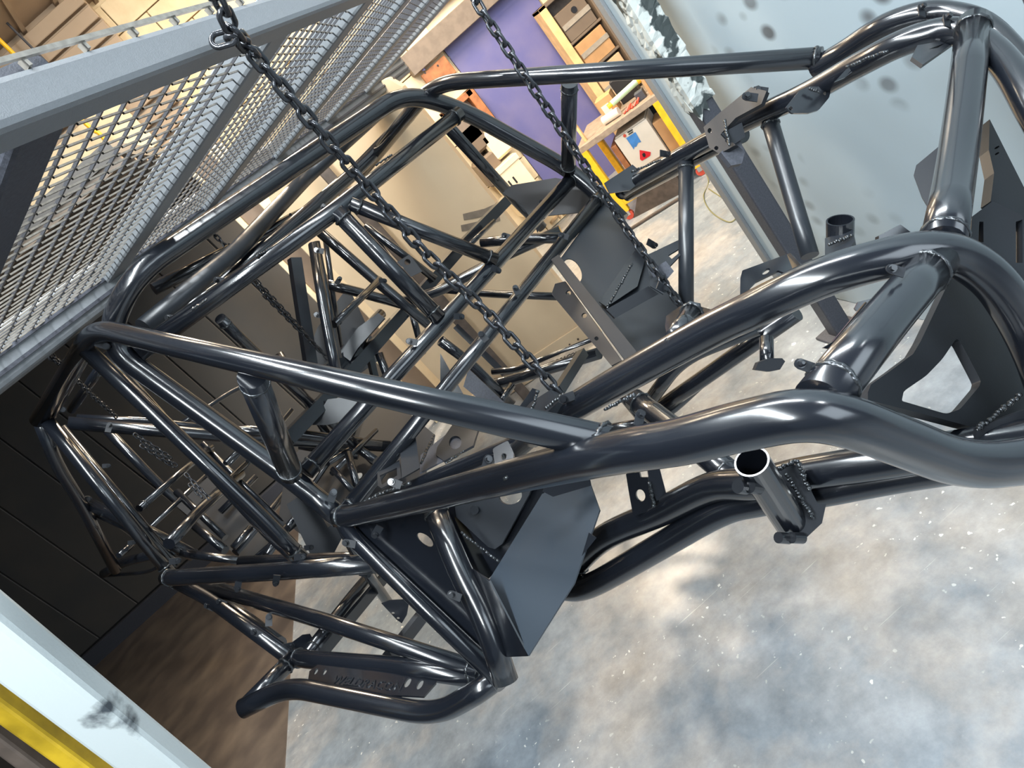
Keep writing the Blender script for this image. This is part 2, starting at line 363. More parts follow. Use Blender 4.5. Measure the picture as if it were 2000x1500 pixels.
# ragged wrap on that post
def wrap(x,y,z0,z1,hw):
    vs=[];fs=[];n=16;rows=46
    for i in range(rows+1):
        zc=z0+(z1-z0)*i/rows
        for k in range(n):
            a=2*math.pi*k/n; c,s=math.cos(a),math.sin(a); q=hw/max(abs(c),abs(s))*(1.02+.12*random.random()**2)
            zz_=zc+(random.uniform(-.03,.09) if i in(0,rows) else random.uniform(-.006,.006)); vs.append((x+q*c,y+q*s,zz_))
    for i in range(rows):
        for k in range(n): fs.append((i*n+k,i*n+(k+1)%n,(i+1)*n+(k+1)%n,(i+1)*n+k))
    return mesh(vs,fs)
WRP=link('post_wrap',wrap(pf.x,pf.y,1.02,1.72,.037),'tapewhite',TR)
wr=WRP; wr['label']='torn white flaking wrap'
bp_=onfloor(1030,775); link('post',beam((bp_.x,bp_.y,0),(bp_.x,bp_.y,zt),.06,.06,up=V((0,1,0))),'brown',TR)
wpo=link('post',beam(P(-232,1060,.86),P(436,1590,1.28),.082,.045,up=-F,bev=.010),'white_post',TR); wpo['label']='white dusted post with black scuffs'
yp=link('edge_strip',beam(P(-240,1195,.98),P(420,1680,1.30),.034,.034,up=-F),'brass',TR); yp['label']='worn yellow strip'
bp2=link('lower_angle',beam(P(-240,1250,1.0),P(380,1720,1.36),.030,.040,up=-F),'brown',TR)
# ================================================================= CHASSIS
CB=P(700,900,1.7)
CH=thing('buggy_chassis','glossy black powder coated tubular off-road buggy chassis hanging from chains','vehicle frame',(CB.x,CB.y,CB.z))
L=.0445
# --- roof / screen hoops
tube([(75,820,2.02),(185,640,1.56),(1197,868,.835)],L,.09,welds='e',off=.012)           # near roof rail + near pillar
tube([(700,345,2.62),(848,162,2.02),(1605,113,1.50)],L,.10,welds='e',off=.01)             # far roof rail + far pillar
tube([(665,1012,1.64),(575,938,1.68),(205,672,1.62),(255,540,1.56),(790,180,2.02),(905,215,2.12),(1125,338,2.25),(1215,430,2.20)],.0508,.11)  # front hoop
tube([(268,690,1.62),(662,407,1.83),(897,222,2.07)],L,.05,welds='e')
tube([(597,922,1.67),(865,628,1.92),(1120,345,2.24)],L,.02,welds='se')
tube([(672,1003,1.62),(1172,384,2.19)],.040,welds='se')
tube([(657,412,1.82),(858,622,1.90)],L,welds='se'); tube([(683,396,1.84),(968,508,2.02)],.040,welds='se')
tube([(492,735,1.25),(568,925,1.60)],.052,welds='se')
tube([(1112,160,1.88),(1110,335,2.22)],L,welds='se')
tube([(168,682,1.63),(505,1003,1.76),(590,1090,1.80)],.038,welds='e')
tube([(200,690,1.70),(520,1040,1.95),(580,1095,1.95)],.030)
tube([(868,240,2.20),(998,382,2.62),(1060,445,2.7)],.040,welds='e')
# --- rear and sides near
tube([(78,822,2.04),(110,905,2.15),(160,985,2.3),(226,1114,2.55)],.038)
tube([(92,822,2.0),(332,1120,2.12)],.038,welds='e'); tube([(120,835,2.15),(345,1105,2.2)],.028)
tube([(95,815,2.05),(165,690,1.72)],.034); tube([(140,800,2.15),(212,695,1.9)],.026)
tube([(132,826,2.2),(440,852,2.45),(762,872,2.6)],.042)
tube([(150,815,2.5),(300,822,2.6),(440,840,2.7)],.024)
tube([(157,976,2.35),(300,1043,2.25),(380,1085,2.3)],.040,welds='s'); tube([(165,990,2.4),(320,1062,2.35)],.03)
tube([(205,835,3.0),(300,935,3.1),(380,1010,3.2)],.040)
tube([(272,993,2.2),(412,872,2.6)],.024,welds='se'); tube([(240,1080,2.5),(420,912,2.8)],.02)
tube([(232,1085,2.4),(268,1052,2.5)],.02)
tube([(330,1062,2.1),(388,998,2.3),(470,925,2.6)],.036,.05)
tube([(203,1120,2.7),(240,1098,2.6),(335,1075,2.35)],.034,.08); tube([(208,1124,2.72),(290,1118,2.6),(340,1090,2.4)],.014,.08)
tube([(352,1078,2.3),(380,1084,2.2),(480,1096,2.15)],.026,.05)
# door bars and sills
tube([(325,1128,2.05),(345,1128,2.0),(560,1115,1.78),(735,1100,1.62)],.046,.03,welds='s')
tube([(470,1098,2.1),(620,1092,2.0),(790,1088,1.9)],.036)
tube([(388,1140,2.08),(640,1215,1.72),(940,1312,1.42)],.0400,.02,welds='se')
tube([(335,1132,2.1),(410,1170,2.0),(575,1290,1.72)],.040,welds='s'); tube([(390,1142,2.2),(545,1260,1.85)],.045)
tube([(345,1140,2.3),(480,1225,2.2),(600,1300,2.1)],.018)
tube([(573,1283,1.72),(600,1288,1.68),(760,1300,1.56),(945,1325,1.42)],.042,.04,welds='se')
tube([(573,1285,1.71),(478,1382,1.60)],.040,welds='s')
tube([(474,1384,1.60),(562,1340,1.58),(850,1398,1.42),(935,1350,1.34),(978,1318,1.36)],L,.09)
tube([(600,1278,1.75),(700,1150,2.0),(745,1100,2.15)],.034,welds='s'); tube([(622,1282,1.74),(765,1110,2.1)],.026,name='frame_tube',square=True)
tube([(760,1285,1.60),(905,1100,1.9)],.026,square=True)
# near front corner
tube([(664,1010,1.63),(690,1050,1.58),(985,1335,1.33)],.038,.03)
tube([(845,985,1.42),(900,1120,1.34),(950,1215,1.30),(988,1330,1.30)],.0480,.08,welds='s')
tube([(664,1015,1.62),(705,1100,1.85),(760,1180,2.1)],.03)
# --- near hood rail (runs up to the nose) and inner one
tube([(664,1010,1.62),(720,1000,1.5),(1010,928,1.0),(1200,885,.80),(1330,862,.73),(1450,832,.685),(1560,812,.655),(1650,822,.655),(1760,862,.68),(1860,898,.71),(1950,905,.73),(2060,880,.76),(2120,800,.81),(2120,720,.86),(2085,640,.885),(2040,590,.88)],.0500,smooth=True,welds='s')
tube([(745,985,1.75),(800,955,1.7),(1010,868,1.45),(1060,845,1.4)],.040,welds='')
tube([(1040,850,1.36),(1130,790,1.18),(1350,665,.99),(1480,600,.90),(1600,545,.85),(1720,508,.83),(1810,492,.83),(1880,505,.84),(1950,560,.85),(2010,660,.87),(2050,760,.86),(2075,860,.79)],.0490,smooth=True)
tube([(1000,888,1.45),(1090,812,1.25),(1180,770,1.13)],.034,welds='s',m='powder_rail')
# --- far hood rails
tube([(1215,375,2.1),(1250,350,1.98),(1440,245,1.62),(1570,185,1.44),(1680,125,1.31),(1760,85,1.24),(1840,62,1.20),(1900,72,1.16),(1960,120,1.10),(2010,200,1.04),(2060,300,1.0),(2090,440,.97),(2085,600,.95),(2070,760,.92),(2080,850,.84)],L*1.02,smooth=True)
tube([(1590,135,1.52),(1650,100,1.46),(1720,55,1.38),(1790,30,1.33),(1850,28,1.30),(1920,50,1.25),(1990,120,1.2),(2050,210,1.15),(2100,340,1.10),(2120,500,1.05),(2110,680,1.0),(2085,845,.9)],L*1.02,smooth=True)
tube([(1290,330,2.0),(1390,262,1.75),(1420,240,1.7)],.022); tube([(1225,380,2.1),(1400,285,1.75),(1450,262,1.65)],.040)
tube([(1902,45,1.16),(1885,200,1.06),(1866,340,.98),(1842,478,.86)],.0515,.12,welds='se',off=.02)
tube([(1828,510,.83),(1740,610,.76),(1600,785,.67)],.0500,.05,welds='se',off=.03)
tube([(1500,225,1.55),(1540,360,1.50),(1582,500,1.45)],.036,.1,welds='s',m='powder_rail'); tube([(1340,310,1.8),(1340,600,1.75)],.038,welds='s',m='powder_rail')
# --- lower front frame
tube([(1115,1110,1.38),(1180,1050,1.30),(1290,1000,1.19),(1390,952,1.10),(1480,945,1.03),(1570,925,.99),(1700,905,.93),(1850,880,.88),(2080,845,.83)],.0480,smooth=True,welds='s')
tube([(1095,1150,1.40),(1150,1145,1.34),(1270,1078,1.23),(1400,1003,1.12),(1480,980,1.07),(1600,960,1.0),(1780,925,.93),(2080,880,.86)],.0460,smooth=True)
tube([(1240,780,1.45),(1320,840,1.32),(1440,938,1.12)],.045,welds='se',square=False)
tube([(1215,760,1.6),(1300,860,1.45)],.04); tube([(1285,800,1.9),(1400,720,1.75),(1555,610,1.58)],.042); tube([(1275,775,1.8),(1330,700,1.7),(1480,640,1.6)],.036)
tube([(1185,840,1.9),(1290,820,1.9),(1420,700,1.8)],.03)
tube([(1497,660,1.05),(1498,716,1.03)],.020,name='bump_stop_stem')
plate([(1472,722),(1478,708),(1500,700),(1524,700),(1530,706),(1520,722),(1500,726)],1.02,.014,name='bump_stop_pad',m='plate_matte')
# --- cabin interior far structure
tube([(612,478,2.15),(635,620,2.05),(658,735,2.0)],.031); tube([(618,472,2.3),(662,700,2.3)],.022)
tube([(575,505,2.9),(610,735,2.9)],.045,square=True); tube([(636,470,2.6),(665,680,2.7)],.02)
tube([(640,556,2.5),(705,572,2.55),(792,596,2.6)],.036); tube([(652,634,2.1),(742,546,2.35)],.023,welds='s')
tube([(622,450,2.35),(730,545,2.4),(862,655,2.45)],.036); tube([(712,440,2.6),(850,545,2.7)],.03); tube([(712,440,2.8),(800,560,2.9)],.026,square=True)
tube([(560,858,2.2),(645,770,2.35),(800,597,2.65),(905,478,2.85),(1008,372,3.0)],.042,square=True); tube([(905,490,2.7),(965,432,2.85)],.02)
tube([(790,588,2.6),(850,572,2.55),(985,500,2.5),(1095,450,2.45)],.038,.04); tube([(940,474,2.5),(1020,466,2.45),(1100,465,2.4)],.036)
tube([(870,566,2.7),(950,574,2.65),(1110,580,2.5)],.028)
tube([(806,615,2.6),(826,690,2.7)],.025); tube([(740,690,2.5),(768,765,2.5)],.030); tube([(722,695,2.6),(740,770,2.6)],.022,square=True)
tube([(860,665,2.4),(920,710,2.45),(1000,790,2.5)],.036); tube([(890,637,2.9),(985,730,2.9)],.026,square=True)
tube([(660,700,2.5),(745,612,2.7)],.04); tube([(615,745,2.4),(700,680,2.5)],.05,square=True)
tube([(430,622,1.95),(500,690,2.1),(620,800,2.35),(730,900,2.5)],.032,welds='s'); tube([(545,690,2.6),(585,760,2.6),(640,850,2.6)],.03)
tube([(545,880,2.3),(640,780,2.5)],.035,square=True); tube([(470,920,2.6),(570,800,2.8)],.02)
tube([(350,830,2.7),(460,760,2.9),(560,720,3.0)],.02)
tube([(280,640,1.75),(460,492,2.0),(600,345,2.4),(760,200,2.5)],.048,.05,m='powder_rail'); tube([(330,640,1.9),(560,450,2.15),(700,330,2.4),(800,225,2.5)],.045)
tube([(300,565,2.0),(467,480,2.15)],.036,welds='e'); tube([(470,480,2.15),(585,420,2.25)],.03,welds='e'); tube([(310,555,2.1),(600,410,2.4)],.03)
tube([(335,622,1.9),(450,545,2.0),(560,480,2.1)],.03); tube([(345,628,1.88),(395,590,1.9)],.012)
# rear lower maze
tube([(395,865,2.6),(560,1030,2.6)],.02); tube([(450,840,2.3),(560,845,2.4),(745,870,2.5)],.036)
for a,b,d in [((500,1090,2.4),(590,1010,2.5),.022),((520,1085,2.2),(560,1030,2.3),.026),((455,1070,2.4),(490,1030,2.45),.024),((560,1030,2.4),(600,985,2.5),.022),((575,1000,2.5),(720,790,2.8),.018),((640,905,2.4),(720,855,2.6),.02),
  ((460,1080,2.5),(560,960,2.7),.03),((440,905,2.5),(520,830,2.7),.02),((648,925,2.3),(735,840,2.5),.018),((585,870,2.6),(700,890,2.6),.03),((680,885,2.3),(700,960,2.2),.024),((420,935,2.8),(505,850,2.9),.016),
  ((380,1000,2.4),(480,905,2.6),.02),((345,960,2.7),(440,1050,2.6),.028),((372,1020,2.5),(440,1075,2.4),.03),((430,1000,2.8),(500,930,2.9),.026)]:
    tube([a,b],d)
tube([(650,915,2.2),(690,960,2.15)],.02); tube([(660,850,2.5),(735,900,2.4)],.03)
# --- bent sheet footwell, near side
PS=[(700,1045,1.60),(845,1000,1.46),(960,1290,1.38)]
plate([(672,1030),(700,1020),(855,985),(870,1010),(1000,1310),(955,1320),(820,1185)],PS,.003,[ell(831,1054,19,9,38)],name='footwell_plate')
RS=[(885,990,1.45),(1060,935,1.36),(970,1090,1.40)]
plate([(850,1000),(1070,930),(1065,960),(985,1100),(955,1130),(895,1090)],RS,.003,[ell(998,968,23,17,-8)],name='footwell_side_plate')
plate([(890,990),(905,978),(1045,940),(1035,965),(982,1062),(968,1072),(955,1068),(893,1010)],[(885,990,1.43),(1060,935,1.34),(970,1090,1.38)],.006,[ell(998,968,23,17,-8)],name='swaged_panel',m='powder_rail')
link('bung',cyl(P(926,996,1.415),P(926,996,1.39),.009),'bolt',CH)
plate([(955,1135),(1060,965),(1150,935),(1172,997),(1122,1140),(1033,1281)],[(955,1135,1.33),(1172,997,1.22),(1033,1281,1.18)],.003,name='footwell_outer_plate',m='panel_satin')
plate([(896,1092),(957,1134),(1033,1281),(985,1283),(940,1200)],[(896,1092,1.40),(1033,1281,1.185),(985,1283,1.30)],.003,name='footwell_floor_plate')
plate([(1060,960),(1070,935),(1152,932),(1155,948),(1080,970)],1.22,.003,name='footwell_lip')
plate([(1120,1140),(1150,1040),(1165,1050),(1145,1075)],1.2,.003,name='gusset')
# near bracket plates
plate([(846,870),(896,830),(940,828),(925,870),(820,925),(822,890)],[(846,870,1.9),(940,828,1.9),(820,925,1.75)],.004,name='dash_gusset',m='steel_dark')
plate([(855,875),(885,830),(935,840),(925,872),(868,902),(852,890)],[(855,875,1.85),(935,840,1.85),(868,902,1.75)],.006,[ell(890,866,12,13,20)],name='column_bracket',m='plate_matte')
plate([(782,885),(812,855),(820,915),(785,935)],[(782,885,1.7),(812,855,1.75),(785,935,1.62)],.004,name='column_bracket',m='plate_matte')
plate([(737,922),(780,900),(784,935),(745,955),(738,950)],[(737,922,1.66),(780,900,1.7),(745,955,1.6)],.004,[[(742,930),(775,915),(776,930),(746,948)]],name='slotted_bracket',m='plate_matte')
plate([(770,880),(800,862),(782,893),(740,920),(752,902)],1.72,.004,[[(768,888),(785,880),(776,892),(758,903)]],name='slotted_bracket',m='plate_matte')
plate([(963,878),(993,862),(1005,888),(1000,925),(978,930),(968,915)],[(963,878,1.06),(1005,888,1.04),(978,930,1.02)],.005,[ell(985,894,5,7,10)],name='seat_tab',r=.15)
plate([(1005,835),(1045,790),(1085,765),(1100,790),(1055,830),(1040,860)],[(1005,835,1.3),(1085,765,1.22),(1040,860,1.22)],.02,name='shock_mount_box',m='powder_rail')
plate([(1000,815),(1040,758),(1052,762),(1035,795),(1025,820)],1.32,.006,name='shock_mount_cheek')
# shock tower with pinch clamp, near
TW=[(1480,910,.97),(1600,1010,.95),(1530,1040,.95)]
plate([(1490,925),(1535,905),(1555,915),(1590,985),(1606,985),(1598,1022),(1568,1050),(1548,1045),(1530,1028)],TW,.030,[ell(1551,1022,10,4,-50)],name='steering_mount',m='plate_matte')
plate([(1470,955),(1495,930),(1530,960),(1555,1020),(1535,1030)],[(1470,955,.95),(1555,1020,.93),(1535,1030,.93)],.004,name='mount_cheek')
def ring(cx,cy,z,r,w_,th,ax,seg=26,gap=0):
    c=P(cx,cy,z); t=ax.normalized(); u=t.orthogonal().normalized(); v=t.cross(u); vs=[];fs=[]
    n=seg
    for k in range(n):
        a=2*math.pi*k/n; d=math.cos(a)*u+math.sin(a)*v
        vs+= [c+d*r+t*w_/2,c+d*r-t*w_/2,c+d*(r-th)-t*w_/2,c+d*(r-th)+t*w_/2]
    for k in range(n):
        if k<gap: continue
        for j in range(4): fs.append((k*4+j,k*4+(j+1)%4,((k+1)%n)*4+(j+1)%4,((k+1)%n)*4+j))
    return mesh(vs,fs)
axr=(P(1530,960,.90)-P(1468,905,.86)).normalized()
axc=(CX*.42+CY*.42+F*.8).normalized(); r0_=P(1468,901,.86); r1_=P(1545,1022,.955); vs_,fs_=sweep([r0_,r1_],.0215,28,caps=False)
vi,fi=sweep([r0_,r1_],.0190,28,caps=False); nn_=len(vs_)
fs_+= [tuple(reversed([i+nn_ for i in q])) for q in fi]+[(k,k+nn_,(k+1)%28+nn_,(k+1)%28) for k in range(28)]
link('clamp_ring',mesh(vs_+vi,fs_),'powder',CH)
for (a,b) in [((1441,950,.86),(1456,953,.87)),((1464,950,.86),(1482,953,.87))]:
    link('clamp_boss',cyl(P(*a),P(*b),.0085),'bolt',CH)
for (a,b) in [((1520,1050,.92),(1540,1052,.93)),((1546,1050,.92),(1567,1051,.93))]:
    o=link('clamp_boss',cyl(P(*a),P(*b),.0075),'bolt',CH)
# far tower clamp + bracket
link('clamp_ring',ring(1641,452,1.30,.024,.045,.003,(CX*.25+CY*.8+F*.55)),'powder',CH)
plate([(1614,475),(1668,458),(1672,480),(1648,520),(1614,530)],[(1614,475,1.3),(1668,458,1.28),(1614,530,1.2)],.02,name='steering_mount',m='powder_rail')
plate([(1713,462),(1755,440),(1775,455),(1760,470),(1712,480)],1.15,.012,name='limit_strap_tab')
plate([(1446,545),(1450,530),(1540,497),(1562,520),(1556,560),(1480,600),(1445,600)],[(1446,545,1.35),(1540,497,1.4),(1480,600,1.25)],.004,[ell(1496,532,9,4,-35),[(1465,562),(1475,552),(1520,530),(1530,534),(1524,545),(1475,570),(1464,570)]],name='slotted_plate')
plate([(1538,497),(1545,495),(1568,520),(1556,560)],[(1538,497,1.4),(1568,520,1.3),(1556,560,1.3)],.004,name='slotted_plate_return')
plate([(1300,640),(1302,620),(1330,600),(1372,602),(1400,610),(1380,640),(1310,690)],[(1300,640,1.35),(1400,610,1.3),(1310,690,1.2)],.006,name='spring_seat')
link('spring_post',cyl(P(1350,612,1.22),P(1318,662,1.12),.017,18),'powder',CH,smooth=True); weld(P(1350,612,1.22),P(1318,662,1.12)-P(1350,612,1.22),.018,CH,1.4)
plate([(1606,680),(1625,668),(1690,590),(1700,605),(1640,665),(1618,682)],1.25,.006,name='limit_strap_tab')
plate([(1668,603),(1675,590),(1705,582),(1700,605),(1672,608)],1.3,.004,name='limit_strap_tab')
# far rail brackets
plate([(1377,250),(1405,225),(1470,172),(1500,180),(1490,205),(1440,232),(1412,262),(1440,285),(1408,302),(1388,290)],[(1377,250,1.58),(1500,180,1.45),(1408,302,1.52)],.010,[ell(1389,257,4,5),ell(1402,291,4,4)],name='suspension_bracket',m='plate_matte')
plate([(1408,262),(1448,240),(1455,268),(1430,285)],1.5,.006,[ell(1421,273,4,4)],name='suspension_bracket',m='plate_matte')
plate([(1405,300),(1440,270),(1452,300),(1446,322),(1425,326)],1.52,.02,name='link_bush',m='steel_dark')
plate([(1534,210),(1560,178),(1580,170),(1610,171),(1621,180),(1618,192),(1598,216),(1578,222),(1545,222)],1.38,.006,[ell(1543,213,4,4),ell(1610,183,4,4)],name='engine_mount_plate',r=.12)
plate([(1630,160),(1668,118),(1722,92),(1738,100),(1700,115),(1650,152)],1.31,.006,[[(1652,148),(1672,128),(1700,112),(1690,120)]],name='gusset')
plate([(1779,115),(1790,92),(1835,84),(1860,88),(1800,130)],[(1779,115,1.1),(1860,88,1.2),(1800,130,1.08)],.006,[[(1812,100),(1845,87),(1830,97)]],name='channel_bracket',m='powder_rail')
# nose plates
plate([(1850,545),(1912,575),(1965,640),(2010,760),(2060,850),(1930,850),(1880,835),(1805,815),(1686,785),(1686,770),(1692,755),(1735,725),(1775,695),(1790,670)],
      [(1860,550,1.04),(2010,760,1.02),(1690,770,.80)],.012,[soften([(1862,661),(1907,747),(1904,758),(1866,803),(1838,812),(1770,792),(1752,787),(1756,768),(1800,738),(1832,705)],.18)],name='skid_plate',m='plate_matte')
plate([(1905,835),(1998,800),(2060,800),(2060,880),(1900,870)],.85,.006,name='nose_plate',m='plate_matte')
plate([(1785,345),(1790,325),(1838,285),(1850,285),(1850,400),(1815,410),(1800,385)],[(1785,345,1.25),(1838,285,1.25),(1815,410,1.2)],.006,name='radiator_tab',m='plate_matte')
plate([(1924,240),(1990,372),(2010,420),(2080,640),(1975,640),(1975,430),(1925,400),(1932,345),(1922,300)],[(1924,240,1.12),(2010,420,1.05),(1925,400,1.02)],.016,[ell(1938,295,2,6,60,8),ell(1938,307,2,5,60,8)],name='nose_side_plate',m='plate_matte')
plate([(1890,430),(1930,400),(1985,425),(2010,480),(2040,560),(1960,560),(1885,500)],[(1890,430,.98),(1985,425,1.0),(1885,500,.95)],.016,[[(1904,440),(1912,440),(1912,480),(1902,480)],[(1975,440),(1988,436),(1988,520),(1975,520)]],name='nose_side_plate',m='plate_matte')
# far footwell
plate([(1095,505),(1178,392),(1250,480),(1320,575),(1345,610),(1345,655),(1240,700),(1190,640)],[(1095,505,2.05),(1178,392,2.2),(1240,700,1.75)],.003,[ell(1118,530,16,26,-28)],name='footwell_plate',m='powder_rail')
plate([(1183,605),(1265,560),(1285,575),(1200,622)],1.74,.02,name='footwell_ledge',m='plate_matte')
plate([(1170,590),(1240,490),(1262,500),(1245,560),(1185,600)],[(1095,505,2.03),(1178,392,2.18),(1240,700,1.73)],.003,name='footwell_side_plate')
plate([(1078,510),(1092,500),(1245,690),(1225,710)],[(1078,510,2.0),(1092,500,2.0),(1225,710,1.62)],.012,name='seat_belt_strut',m='plate_matte')
plate([(1078,575),(1085,555),(1105,550),(1215,705),(1195,715)],[(1078,575,2.0),(1105,550,1.98),(1195,715,1.62)],.004,[ell(1111,573,5,5),ell(1142,617,5,5),ell(1166,662,4,4)],name='flange_plate',m='plate_matte')
plate([(982,378),(1000,362),(1085,348),(1168,362),(1160,395),(1140,415),(1035,425),(1020,400)],[(982,378,2.4),(1168,362,2.3),(1035,425,2.35)],.004,name='dash_panel',m='plate_matte')
plate([(985,372),(1000,362),(1060,432),(1050,455),(1035,420)],2.5,.004,name='dash_panel',m='plate_matte')
plate([(1180,358),(1235,322),(1262,345),(1230,372),(1190,378)],1.98,.006,name='front_gusset')
plate([(1262,500),(1325,470),(1338,490),(1300,530),(1295,575),(1270,560)],[(1262,500,1.78),(1325,470,1.8),(1270,560,1.7)],.004,[[(1305,500),(1328,486),(1330,492),(1312,507)]],name='pedal_bracket',m='powder_rail')
plate([(1268,530),(1300,510),(1316,530),(1290,560)],1.72,.004,name='pedal_bracket',m='steel_dark')
plate([(1222,915),(1245,905),(1252,932),(1265,932),(1290,990),(1238,1008),(1230,965)],[(1222,915,1.2),(1265,932,1.18),(1238,1008,1.2)],.005,[ell(1252,967,9,12,-15)],name='slotted_tab')
plate([(1262,905),(1284,900),(1302,968),(1282,978),(1268,940)],1.17,.005,[ell(1275,908,5,7,0)],name='slotted_tab')
plate([(762,520),(800,497),(825,530),(795,545),(785,530)],2.6,.005,[ell(796,512,6,6),ell(783,523,6,3,30)],name='seat_bracket',m='plate_matte')
plate([(560,985),(600,960),(640,1030),(700,990),(650,1085),(610,1090)],2.35,.004,name='belly_panel',m='plate_matte')
plate([(560,905),(655,805),(755,770),(850,850),(832,925),(705,1005),(640,1085),(545,1010)],[(560,905,2.75),(850,850,2.6),(640,1085,2.45)],.004,[ell(700,930,9,6,-30),[(600,930),(640,890),(650,900),(612,940)]],name='floor_pan',m='plate_matte')
plate([(340,985),(420,905),(560,1050),(480,1100)],[(340,985,2.9),(420,905,3.0),(480,1100,2.7)],.004,name='tank_panel',m='plate_matte')
plate([(745,1178),(760,1172),(800,1170),(795,1200),(785,1217),(775,1210)],1.75,.004,[ell(768,1197,3,2),ell(778,1207,3,2)],name='seat_tab')
plate([(560,1262),(590,1240),(605,1238),(612,1250),(590,1275)],1.78,.004,name='gusset')
plate([(860,690),(905,770),(905,790),(860,750)],2.3,.006,name='gusset'); plate([(915,720),(1000,800),(960,800),(905,755)],2.3,.004,name='gusset',m='steel_dark')
plate([(690,640),(722,650),(702,700),(660,700)],2.5,.03,name='gearbox_mount',m='plate_matte'); plate([(665,690),(700,640),(740,612),(752,622),(700,680),(685,705)],2.45,.02,name='gearbox_mount',m='powder_rail')
plate([(640,780),(715,770),(700,815),(640,830),(610,830)],2.3,.004,name='dash_panel',m='powder_rail')
plate([(598,700),(620,640),(680,560),(700,600),(745,700),(690,740)],3.1,.004,name='bulkhead_panel',m='plate_matte')
# step plates with cut lettering
def letters(txt,org,xd,yd,size,parent,m='powder_rail'):
    c=bpy.data.curves.new('t','FONT'); c.body=txt; c.size=size; c.extrude=.0012; c.resolution_u=2
    o=bpy.data.objects.new('t',c); COL.objects.link(o); dg=bpy.context.evaluated_depsgraph_get(); me=bpy.data.meshes.new_from_object(o.evaluated_get(dg)); bpy.data.objects.remove(o)
    xd=xd.normalized(); nz=xd.cross(yd).normalized(); yd=nz.cross(xd)
    me.transform(Matrix.Translation(org)@Matrix((xd,yd,nz)).transposed().to_4x4()); me.materials.clear()
    return link('lettering',me,m,parent)
SP=[(620,1310,1.62),(860,1350,1.44),(640,1350,1.55)]
sp=plate([(600,1345),(605,1312),(625,1296),(850,1322),(852,1335),(828,1362),(640,1352)],SP,.004,[ell(618,1312,7,3,-60,12),ell(635,1313,7,3,-60,12),ell(797,1334,11,5,-60,12),ell(821,1338,11,5,-60,12)],name='step_plate')
a,b,c_=px(SP); nn=(b-a).cross(c_-a).normalized()
if nn.dot(CP-a)<0: nn=-nn
lo=onplane(648,1336,a,nn); lx=onplane(780,1352,a,nn)-lo; ly=onplane(655,1308,a,nn)-lo
letters('WELDRACON',lo+nn*.003,lx,ly,.030,sp,'bolt')
SP2=[(1000,735,2.7),(1170,672,2.4),(1060,725,2.55)]
sp2=plate([(1005,742),(1020,728),(1100,690),(1160,668),(1172,675),(1160,690),(1020,745)],SP2,.004,[ell(1032,722,5,2.5,-30,10),ell(1024,727,4,2,-30,10)],name='step_plate',m='galv')
a,b,c_=px(SP2); nn=(b-a).cross(c_-a).normalized()
if nn.dot(CP-a)<0: nn=-nn
lo=onplane(1063,719,a,nn); lx=onplane(1160,680,a,nn)-lo
letters('WELDRACON',lo+nn*.003,lx,nn.cross(lx),.026,sp2,'black')
tube([(958,752,2.6),(1000,742,2.55),(1170,690,2.3)],.040,.05); tube([(962,726,2.8),(1010,722,2.75),(1165,662,2.45)],.026,.04); tube([(1000,752,2.5),(975,790,2.45)],.026)
tube([(1138,690,2.1),(1090,765,1.9)],.026,square=True)
# nuts, tabs and bolts
def tab(x,y,z,ang,s=1.0,ball=False,m='powder'):
    s=.82*min(s,1.05)*(.62 if z<.9 else .85 if z<1.3 else 1)
    a=math.radians(ang); d=(math.cos(a)*CX+math.sin(a)*CY); n=(-F*.8+d*.25+CX*.2).normalized(); side=n.cross(d).normalized(); d=side.cross(n)
    c=P(x,y,z); w_=.010*s; l_=.026*s
    loop=[c-d*.012*s+side*w_,c-d*.012*s-side*w_,c+d*l_*.6-side*w_]+[c+d*(l_*.6+w_*math.cos(t))+side*(-w_*math.sin(-t) if 0 else w_*math.sin(t)) for t in (-.8,-.3,.3,.8)]+[c+d*l_*.6+side*w_]
    o=link('tab',solid([loop],.003*s,n),'plate_matte',CH)
    q=c+d*l_*.55
    ms=[cyl(q-n*.008*s,q+n*.004*s,.0062*s,6),cyl(q+n*.004*s,q+n*.0055*s,.0085*s,14),cyl(q+n*.0055*s,q+n*.0125*s,.0065*s,6)]
    if ball: ms.append(cyl(q+n*.0125*s,q+n*.017*s,.0065*s,10,.003*s))
    link('bolt',join(ms),'bolt',o)
